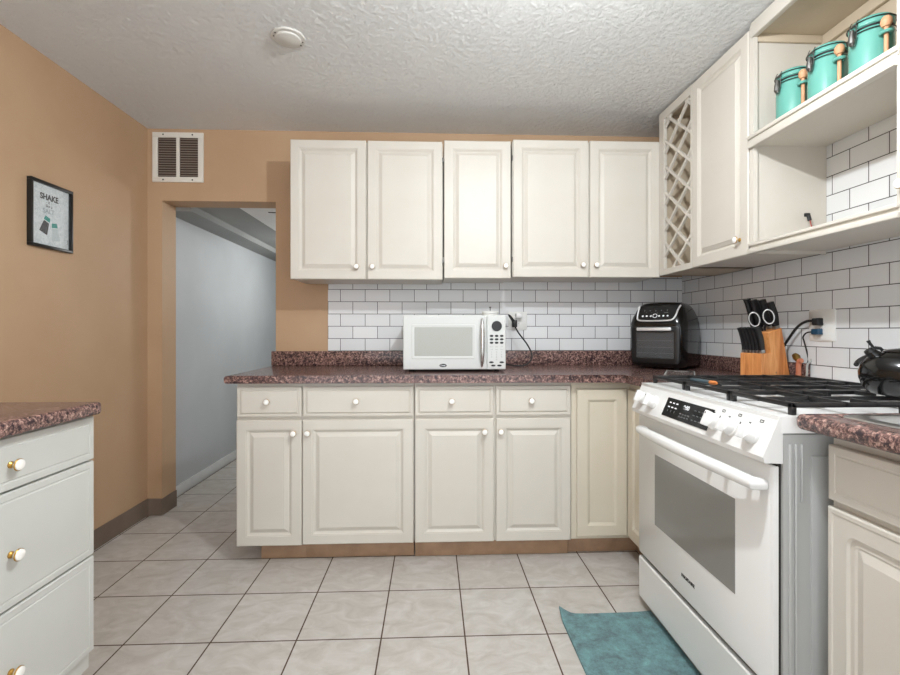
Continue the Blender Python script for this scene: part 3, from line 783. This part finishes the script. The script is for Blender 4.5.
# small tan and copper coloured fitting behind the knife block
t = thing('pipe_fitting', 'small copper coloured elbow standing behind the knife block', 'fitting', (1.556, 1.888, 0.9145))
bm = B(); tube(bm, [(0, 0, 0.001), (0, 0, 0.070), (-0.001, -0.002, 0.080), (-0.002, -0.008, 0.086), (-0.002, -0.018, 0.088)], 0.010, 14); obj('elbow', bm, 'copper_tone', t)
bm = B(); tube(bm, [(0.004, 0.002, 0.083), (0.006, 0.018, 0.100), (0.008, 0.030, 0.108)], [0.009, 0.015, 0.012], 8); o = obj('valve', bm, 'brass_dull', t); o['label'] = 'brass coloured valve'
bm = B(); lathe(bm, [(0, 0), (0.015, 0), (0.015, 0.012), (0.012, 0.014), (0, 0.014)], 16); obj('collar', bm, 'brass_dull', t)

# clear board on the worktop and a stick lighter on the grates
t = thing('cutting_board', 'clear flat board with a pale edge lying between the air fryer and the range', 'board', (0, 0, 0.9142))
P4 = [(1.085, 2.105), (1.235, 2.365), (1.345, 2.302), (1.195, 2.042)]
bm = B(); prism(bm, P4[::-1], 0.0005, 0.0045); obj('panel', bm, 'clear_plastic', t)
bm = B(); tube(bm, [(x, y, 0.004) for x, y in P4], 0.0035, 8, 0, True); obj('rim', bm, 'cream_white', t)
t = thing('stick_lighter', 'dark blue stick lighter with an orange end lying across the front of the grates', 'lighter', (0, 0, 0))
bm = B(); tube(bm, [(0.922, 1.600, 0.9545), (0.924, 1.595, 0.9545), (0.930, 1.535, 0.9545), (0.934, 1.505, 0.9545)], [0.004, 0.0062, 0.0068, 0.0068], 12); obj('barrel', bm, 'slate_blue', t)
bm = B(); tube(bm, [(0.9342, 1.5045, 0.9545), (0.937, 1.485, 0.9545), (0.9385, 1.476, 0.9545)], [0.0070, 0.0072, 0.004], 12); obj('grip', bm, 'orange_plastic', t)

# stub of low-voltage wire in the open shelf
t = thing('wire_stub', 'thin red wire with a black tip poking up in the open shelf', 'wire', (1.500, 1.755, 1.4675))
bm = B(); tube(bm, smooth([(0.004, -0.02, 0), (0, -0.012, 0.03), (0, 0.0, 0.07), (0.002, 0.012, 0.105)]), 0.002, 6); obj('lead', bm, 'red_wire', t)
bm = B(); tube(bm, [(0.002, 0.012, 0.10), (0.0, 0.016, 0.122)], 0.007, 10); box(bm, -0.014, 0.006, 0.012, 0.022, 0.116, 0.130, 0, 0.002); obj('connector', bm, 'black_rubber', t)

# ------------------------------------------------------------------ air fryer oven, turned into the corner
t = thing('air_fryer_oven', 'black air fryer oven with a glass door in the worktop corner', 'air fryer', (1.345, 2.600, 0.9145), R(-46)); t.scale = (1.02, 1.02, 1.05)
LV = [(0.010, 0.128, -0.130, 0.130, 0.045), (0.024, 0.146, -0.144, 0.144, 0.055), (0.05, 0.150, -0.148, 0.148, 0.055), (0.21, 0.153, -0.150, 0.150, 0.055),
      (0.245, 0.151, -0.148, 0.148, 0.055), (0.275, 0.144, -0.138, 0.143, 0.055), (0.31, 0.131, -0.121, 0.132, 0.055), (0.335, 0.118, -0.106, 0.118, 0.055), (0.350, 0.102, -0.092, 0.100, 0.055), (0.355, 0.085, -0.076, 0.082, 0.05)]
bm = B(); prev = None; first = None
for z, hx, y0, y1, r in LV:
    lp = [bm.verts.new((x, y, z)) for x, y in rloop(-hx, hx, y0, y1, r, 8)]
    if prev:
        for i in range(len(lp)): bm.faces.new((prev[i], prev[(i + 1) % len(lp)], lp[(i + 1) % len(lp)], lp[i]))
    else: first = lp
    prev = lp
bm.faces.new(prev); bm.faces.new(first[::-1])
fb = obj('housing', bm, 'black_gloss', t, 50)
for x in (-0.09, 0.09):
    for y in (-0.09, 0.09):
        bm = B(); lathe(bm, [(0, 0), (0.012, 0), (0.012, 0.012), (0, 0.012)], 12, Matrix.Translation((x, y, 0))); obj('foot', bm, 'black_rubber', t)
# sloped touch panel
p0 = Vector((0, -0.1475, 0.252)); p1 = Vector((0, -0.108, 0.338)); vd = (p1 - p0).normalized(); nd = Vector((1, 0, 0)).cross(vd).normalized()
M = Matrix((Vector((1, 0, 0)), vd, nd)).transposed().to_4x4(); M.translation = p0
bm = B()
prism(bm, [(-0.090, 0.012), (0.082, 0.012), (0.096, 0.030), (0.104, 0.092), (-0.090, 0.092), (-0.096, 0.03)], -0.004, 0.0022, 0, M)
for i in range(7):
    if i == 3: continue
    lathe(bm, [(0, 0.0024), (0.0052, 0.0024), (0.005, 0.003), (0, 0.003)], 10, M @ Matrix.Translation((-0.072 + 0.022 * i, 0.032, 0)), 1)
tube(bm, [M @ Vector((-0.006 + 0.011 * math.cos(a), 0.033 + 0.011 * math.sin(a), 0.003)) for a in [2 * PI * k / 18 for k in range(18)]], 0.0016, 6, 1, True)
icons(bm, M, 0.0024, [(-0.066 + 0.03 * i, 0.064, 0.005, 0.006) for i in range(5)] + [(0.05, 0.05, 0.02, 0.003)] + [(-0.055 + 0.03 * i, 0.052, 0.003, 0.003) for i in range(3)], 2)
tp = obj('touch_panel', bm, ['black_gloss', 'icon_white', 'icon_grey'], t)
bm = B()
tube(bm, [M @ Vector(q) for q in smooth([(-0.098, 0.096, 0.002), (-0.100, 0.06, 0.003), (-0.100, 0.025, 0.003), (-0.090, 0.008, 0.004), (-0.05, 0.003, 0.004), (0.05, 0.003, 0.004), (0.085, 0.008, 0.004), (0.100, 0.030, 0.003), (0.108, 0.07, 0.000), (0.116, 0.096, -0.006)], 6)], 0.0046, 8)
o = obj('trim_band', bm, 'silver_band', tp); o['label'] = 'silver band round the touch panel'
bm = B(); rings_panel(bm, 0.250, 0.195, [(0, 0.006, 0.02), (0, -0.004, 0.02), (0.004, -0.006, 0.018), (0.026, -0.006, 0.01), (0.027, -0.002, 0.01)], 5, -0.125, 0.032)
bm.transform(Matrix.Translation((0, -0.151, 0)))
dr = obj('door', bm, 'black_satin', t)
bm = B(); box(bm, -0.098, 0.098, -0.1565, -0.1545, 0.060, 0.200)
obj('door_glass', bm, 'smoked_glass', dr)
bm = B()
for z in (0.085, 0.115, 0.15): box(bm, -0.094, 0.094, -0.1543, -0.1535, z, z + 0.003)
obj('rack_wire', bm, 'steel', dr)
bm = B(); box(bm, -0.090, 0.090, -0.180, -0.168, 0.203, 0.221, 0, 0.004)
for x in (-0.07, 0.07): box(bm, x - 0.006, x + 0.006, -0.170, -0.155, 0.207, 0.217)
o = obj('handle', bm, 'silver_band', dr); o['label'] = 'silver bar handle'

# ------------------------------------------------------------------ knife block and its knives
KB = Vector((1.462, 1.958, 0.9145)); KR = R(-78)
t = thing('knife_block', 'stepped orange wooden knife block beside the range', 'knife block', KB, KR)
bm = B()
prof = [(-0.080, 0.0), (0.080, 0.0), (0.030, 0.226), (-0.046, 0.206), (-0.026, 0.116), (-0.080, 0.116)]    # y, z
prism(bm, prof, -0.052, 0.052, 0, Matrix(((0, 0, 1, 0), (1, 0, 0, 0), (0, 1, 0, 0), (0, 0, 0, 1))))
bevel_sel(bm, lambda e: True, 0.002, 1)
o = obj('block', bm, 'block_wood', t)
bm = B(); add_text(bm, '*', 0.02, Matrix.Translation((0.0525, 0.0, 0.03)) @ Matrix.Rotation(PI / 2, 4, 'Z') @ FRONT, 0.0003); obj('stamp', bm, 'vinyl_brown', t)
def knife(label, x, y, z, dy, L_, w_, th, group, name='kitchen_knife'):
    k = thing(name, label, 'knife', KB, KR, group)
    d = Vector((0, dy, 1)).normalized(); s = Vector((0, 1, -dy)).normalized()
    p = Vector((x, y, z))
    bm = B()
    n = 7; prev = None
    for i in range(n):
        a = i / (n - 1); q = p + d * (0.012 + (L_ - 0.012) * a) + s * (0.006 * math.sin(PI * a) - 0.004 * a)
        wv = w_ * (0.42 + 0.12 * math.sin(PI * a) + (0.10 if a > 0.85 else 0))
        lp = [bm.verts.new(q + Vector((sx * th / 2, 0, 0)) + s * sy * wv) for sx, sy in ((-1, -0.8), (-0.6, -1), (0.6, -1), (1, -0.8), (1, 0.8), (0.6, 1), (-0.6, 1), (-1, 0.8))]
        if prev:
            for j in range(8): bm.faces.new((prev[j], prev[(j + 1) % 8], lp[(j + 1) % 8], lp[j]))
        else: bm.faces.new(lp[::-1])
        prev = lp
    bm.faces.new(prev); obj('handle', bm, 'black_satin', k)
    bm = B()
    lp0 = [p - d * 0.001 + Vector((sx * th * 0.45, 0, 0)) + s * sy * w_ * 0.4 for sx, sy in ((-1, -1), (1, -1), (1, 1), (-1, 1))]
    a_ = [bm.verts.new(q) for q in lp0]; b_ = [bm.verts.new(q + d * 0.0135) for q in lp0]
    bm.faces.new(a_[::-1]); bm.faces.new(b_)
    for j in range(4): bm.faces.new((a_[j], a_[(j + 1) % 4], b_[(j + 1) % 4], b_[j]))
    obj('bolster', bm, 'steel', k)
order = ['farthest from the range', 'second from the far end', 'third from the far end', 'third from the range end', 'second from the range end', 'nearest the range']
for i in range(6):
    knife('black steak knife on the block step, %s' % order[i], -0.0425 + 0.017 * i, -0.0625, 0.1195, -0.24, 0.112, 0.024, 0.012, 'steak knives in the block', 'steak_knife')
big = [(-0.038, -0.016, 0.158, 0.029, 'tallest black-handled knife at the far end of the block top'), (-0.014, -0.010, 0.150, 0.028, 'black-handled knife next to the tallest one on the block top'),
       (-0.030, 0.016, 0.140, 0.028, 'black-handled knife in the back row of the block, behind the tallest one'), (0.006, 0.014, 0.142, 0.028, 'black-handled knife in the middle of the back row of the block'), (0.040, 0.014, 0.128, 0.030, 'black-handled knife nearest the range on the block top')]
for x, y, L_, w_, lb in big:
    z = 0.206 + (y + 0.046) * 0.020 / 0.076 + 0.0022
    knife(lb, x, y, z, -0.28, L_ * 0.92, w_, 0.018, 'large knives in the block')
k = thing('scissors', 'black kitchen scissors with two silver-rimmed finger loops standing in the knife block', 'scissors', KB, KR)
d = Vector((0.10, -0.42, 1)).normalized(); s = Vector((0.75, 0.62, 0.2)).normalized()
P0 = Vector((0.020, -0.030, 0.2145))
for sg in (-1, 1):
    cpt = P0 + d * 0.058 + s * sg * 0.026 + Vector((0.012, -0.010, 0))
    pts = [cpt + (d * math.cos(a) * 0.032 + s * math.sin(a) * 0.019) for a in [2 * PI * q / 20 for q in range(20)]]
    bm = B(); tube(bm, pts, 0.0050, 8, 0, True)
    tube(bm, [P0 + s * sg * 0.004, P0 + d * 0.016 + s * sg * 0.008, P0 + d * 0.032 + s * sg * 0.018], 0.005, 8, 0)
    ln = obj('finger_loop', bm, 'black_satin', k)
    bm = B(); tube(bm, [cpt + Vector((0.0035, -0.0040, 0)) + (d * math.cos(a) * 0.032 + s * math.sin(a) * 0.019) for a in [2 * PI * q / 20 for q in range(20)]], 0.0024, 6, 0, True)
    obj('loop_rim', bm, 'silver_band', ln)

# ------------------------------------------------------------------ canisters on the shelf
def torus_pts(r, z, n=40, cx=0, cy=0): return [(cx + r * math.cos(2 * PI * k / n), cy + r * math.sin(2 * PI * k / n), z) for k in range(n)]
def jar(label, x, y, spoon_label):
    t = thing('canister', label, 'canister', (x, y, 1.8905), 0, 'teal canisters on the upper shelf')
    r = 0.0555
    bm = B(); lathe(bm, [(0, 0), (r - 0.004, 0), (r, 0.005), (r, 0.150), (r - 0.002, 0.162), (r - 0.006, 0.168), (r - 0.008, 0.170), (0, 0.170)], 40)
    bd = obj('body', bm, 'teal_glaze', t)
    bm = B(); lathe(bm, [(0, 0.174), (r - 0.004, 0.174), (r, 0.177), (r + 0.001, 0.190), (r - 0.004, 0.200), (r - 0.014, 0.206), (0, 0.208)], 40)
    ld = obj('lid', bm, 'teal_glaze', t)
    bm = B(); lathe(bm, [(0, 0.1695), (r - 0.004, 0.1695), (r - 0.003, 0.172), (r - 0.004, 0.1745), (0, 0.1745)], 40); o = obj('seal', bm, 'black_rubber', t)
    bm = B(); tube(bm, torus_pts(r + 0.0025, 0.158), 0.0016, 6, 0, True); tube(bm, torus_pts(r + 0.0030, 0.190), 0.0016, 6, 0, True)
    obj('bail_wire', bm, 'black_satin', t)
    a = R(184); c_, s_ = math.cos(a), math.sin(a)
    def q(rad, tan, z): return (rad * c_ - tan * s_, rad * s_ + tan * c_, z)
    bm = B()
    for tn in (-0.010, 0.010): tube(bm, smooth([q(r + 0.002, tn, 0.200), q(r + 0.009, tn, 0.184), q(r + 0.008, tn, 0.160), q(r + 0.010, tn, 0.140)], 4), 0.0016, 6)
    tube(bm, [q(r + 0.008, -0.012, 0.184), q(r + 0.008, 0.012, 0.184)], 0.003, 8)
    cl = obj('clasp', bm, 'steel_dark', t)
    bm = B(); tube(bm, [q(r + 0.011, 0, 0.170), q(r + 0.013, 0, 0.150), q(r + 0.013, 0, 0.132), q(r + 0.011, 0, 0.122)], [0.006, 0.009, 0.010, 0.005], 10)
    obj('clasp_tab', bm, 'steel_dark', cl)
    a = R(254); c_, s_ = math.cos(a), math.sin(a)
    bm = B(); tube(bm, torus_pts(0.013, 0.128, 18, (r + 0.013) * c_, (r + 0.013) * s_), 0.0055, 8, 0, True)
    obj('spoon_ring', bm, 'teal_glaze', t)
    k = thing('wooden_spoon', spoon_label, 'spoon', (x + (r + 0.013) * c_, y + (r + 0.013) * s_, 1.8905), 0, 'wooden spoons in the canister loops')
    bm = B(); tube(bm, [(0, 0, 0.022), (0, 0, 0.06), (0, 0, 0.148)], [0.006, 0.006, 0.006], 12); obj('handle', bm, 'tan_wood', k)
    bm = B(); lathe(bm, [(0, 0.142), (0.010, 0.146), (0.0145, 0.156), (0.0135, 0.168), (0.008, 0.176), (0, 0.178)], 18); obj('bowl', bm, 'tan_wood', k)
jar('teal clamp-lid canister farthest from the camera, at the door end of the shelf', 1.352, 1.663, 'wooden spoon in the loop of the farthest teal canister')
jar('middle teal clamp-lid canister of the three on the shelf', 1.355, 1.519, 'wooden spoon in the loop of the middle teal canister')
jar('teal clamp-lid canister nearest the camera, at the right picture edge', 1.374, 1.382, 'wooden spoon in the loop of the nearest teal canister')

# ------------------------------------------------------------------ return-air grille
t = thing('vent_grille', 'white return-air grille high on the back wall above the doorway', 'vent', (-1.706, YB - 0.0005, 2.037))
VW, VH = 0.305, 0.304
bm = B(); f_ = 0.032
for x0, x1, z0, z1 in ((0, VW, 0, f_), (0, VW, VH - f_, VH), (0, f_, f_, VH - f_), (VW - f_, VW, f_, VH - f_), (VW / 2 - 0.010, VW / 2 + 0.010, f_, VH - f_)):
    box(bm, x0, x1, -0.010, 0, z0, z1, 0, 0.0015)
for x in (0.065, VW - 0.065):
    for z in (0.014, VH - 0.014): lathe(bm, [(0, 0.010), (0.005, 0.010), (0.004, 0.012), (0, 0.0125)], 10, Matrix.Translation((x, 0, z)) @ FRONT, 1)
obj('frame', bm, ['grille_paint', 'ink'], t)
bm = B(); box(bm, 0.02, VW - 0.02, -0.0025, -0.0005, 0.02, VH - 0.02); obj('duct_backing', bm, 'duct_dark', t)
bm = B()
for i in range(16):
    z = f_ + 0.006 + i * 0.0148
    for x0, x1 in ((f_, VW / 2 - 0.010), (VW / 2 + 0.010, VW - f_)):
        a_ = [bm.verts.new(v) for v in ((x0, -0.0085, z), (x1, -0.0085, z), (x1, -0.003, z + 0.006), (x0, -0.003, z + 0.006), (x0, -0.0085, z - 0.0012), (x1, -0.0085, z - 0.0012), (x1, -0.003, z + 0.0048), (x0, -0.003, z + 0.0048))]
        for f in ((0, 1, 2, 3), (7, 6, 5, 4), (0, 4, 5, 1), (1, 5, 6, 2), (2, 6, 7, 3), (3, 7, 4, 0)): bm.faces.new([a_[i_] for i_ in f])
obj('louvers', bm, 'louver_paint', t)

# ------------------------------------------------------------------ framed print on the left wall (local x runs away from the camera)
PWD, PHT = 0.252, 0.296
t = thing('framed_print', 'small black-framed SHAKE print with salt and pepper shakers on the left wall', 'picture', (XL + 0.0005, 2.034, 1.498), PI / 2); t.scale = (0.917, 1, 1)
bm = B()
for x0, x1, z0, z1 in ((0, PWD, 0, 0.013), (0, PWD, PHT - 0.013, PHT), (0, 0.013, 0.013, PHT - 0.013), (PWD - 0.013, PWD, 0.013, PHT - 0.013)): box(bm, x0, x1, -0.020, 0, z0, z1, 0, 0.0015)
obj('frame', bm, 'black_satin', t)
bm = B(); box(bm, 0.010, PWD - 0.010, -0.006, -0.002, 0.010, PHT - 0.010)
pr_ = obj('print', bm, 'print_paper', t)
bm = B()
def word(s, size, x, z, mi, b=0.0): add_text(bm, s, size, Matrix.Translation((x, -0.0063, z)) @ FRONT, 0.0002, mi, b)
word('SHAKE', 0.036, 0.120, 0.230, 0, 0.0014)
word('- it -', 0.020, 0.118, 0.209, 0); word('like a', 0.019, 0.118, 0.192, 0)
word('SALT', 0.030, 0.116, 0.168, 2, 0.0005)
def shaker(cx, cz, tilt, mi):
    M = Matrix.Translation((cx, -0.0062, cz)) @ Matrix.Rotation(tilt, 4, 'Y') @ Matrix.Rotation(PI / 2, 4, 'X')
    prism(bm, [(-0.024, -0.030), (0.024, -0.030), (0.016, 0.026), (-0.016, 0.026)], 0, 0.0004, mi, M)
    prism(bm, [(-0.018, 0.030), (0.018, 0.030), (0.015, 0.050), (-0.015, 0.050)], 0, 0.0004, 1, M)
shaker(0.094, 0.096, R(20), 0); shaker(0.156, 0.072, R(-8), 3)
add_text(bm, 'kitchen', 0.008, Matrix.Translation((0.232, -0.0063, 0.05)) @ Matrix.Rotation(-PI / 2, 4, 'Y') @ FRONT, 0.0002, 0)
obj('artwork', bm, ['ink', 'teal_print', 'pale_print', 'salt_print'], pr_)
bm = B(); box(bm, 0.012, PWD - 0.012, -0.010, -0.0085, 0.012, PHT - 0.012); obj('glazing', bm, 'picture_glass', t)

# ------------------------------------------------------------------ round plate on the ceiling
t = thing('ceiling_plate', 'round white blank plate screwed to the textured ceiling', 'ceiling plate', (-0.606, 1.955, CEIL - 0.0005))
bm = B(); lathe(bm, [(0, -0.014), (0.046, -0.014), (0.050, -0.012), (0.052, -0.0075), (0.066, -0.0065), (0.069, -0.004), (0.069, 0), (0, 0)], 40); obj('cover', bm, 'plate_white', t)
bm = B()
for a in (R(200), R(20), R(225), R(45)): lathe(bm, [(0, -0.0092), (0.003, -0.0088), (0.003, -0.006), (0, -0.006)], 10, Matrix.Translation((0.058 * math.cos(a), 0.058 * math.sin(a), 0)))
obj('screw_heads', bm, 'dark_void', t)

# ------------------------------------------------------------------ teal mat with curled corner
bm = B(); nx, ny = 24, 28
x0, x1, y0, y1 = 0.503, 0.872, 1.02, 1.800
grid = [[None] * (ny + 1) for _ in range(nx + 1)]
for i in range(nx + 1):
    for j in range(ny + 1):
        u, v = i / nx, j / ny
        x = x0 + (x1 - x0) * u; y = y0 + (y1 - y0) * v
        far = max(0.0, 1 - math.hypot(u * 0.369 - 0.0, (1 - v) * 0.78) / 0.055)
        z = 0.010 + 0.026 * far ** 1.3 + 0.0018 * math.sin(9 * u + 3 * v) * math.sin(7 * v)
        y += -0.012 * math.sin(PI * u) * v
        grid[i][j] = (x, y, z)
top = [[bm.verts.new(p) for p in row] for row in grid]
bot = [[bm.verts.new((p[0], p[1], max(0.001, p[2] - 0.009))) for p in row] for row in grid]
for i in range(nx):
    for j in range(ny):
        bm.faces.new((top[i][j], top[i + 1][j], top[i + 1][j + 1], top[i][j + 1]))
        bm.faces.new((bot[i][j], bot[i][j + 1], bot[i + 1][j + 1], bot[i + 1][j]))
for j in range(ny):
    bm.faces.new((top[0][j], top[0][j + 1], bot[0][j + 1], bot[0][j])); bm.faces.new((top[nx][j + 1], top[nx][j], bot[nx][j], bot[nx][j + 1]))
for i in range(nx):
    bm.faces.new((top[i + 1][0], top[i][0], bot[i][0], bot[i + 1][0])); bm.faces.new((top[i][ny], top[i + 1][ny], bot[i + 1][ny], bot[i][ny]))
tag(obj('floor_mat', bm, 'teal_pile'), 'worn teal mat with a curled corner on the tiles before the range', 'mat')

# ------------------------------------------------------------------ light
def point(name, loc, power, r, col=(1, 1, 1)):
    l = bpy.data.lights.new(name, 'POINT'); l.energy = power; l.shadow_soft_size = r; l.color = col
    o = bpy.data.objects.new(name, l); C.objects.link(o); o.location = loc
    return o
point('ceiling_lamp', (0.42, 0.95, 2.19), 50, 0.024, (0.96, 1.0, 1.04))
point('hall_lamp', (-0.85, 4.3, 1.75), 15, 0.06, (1.0, 0.99, 0.97))
w = bpy.data.worlds.new('fill_world'); bpy.context.scene.world = w; w.use_nodes = True  # even ambient fill added to brighten the room through its open rear
bg = w.node_tree.nodes['Background']; bg.inputs['Color'].default_value = (0.95, 0.985, 1.03, 1); bg.inputs['Strength'].default_value = 1.75

# ------------------------------------------------------------------ camera
cam = bpy.data.cameras.new('camera'); co = bpy.data.objects.new('camera', cam); C.objects.link(co)
cam.sensor_width = 36.0; cam.lens = 36.0 * 458.0 / 900.0
cam.shift_y = -6.5 / 900.0
cam.clip_start = 0.02
co.location = (0, 0, 1.127); co.rotation_euler = (PI / 2, 0, -R(2.22))
sc = bpy.context.scene
sc.camera = co
sc.view_settings.view_transform = 'Standard'; sc.view_settings.look = 'None'
sc.view_settings.exposure = 0.26; sc.view_settings.gamma = 1.0; sc.view_settings.use_curve_mapping = False
sc.cycles.max_bounces = 10; sc.cycles.diffuse_bounces = 6
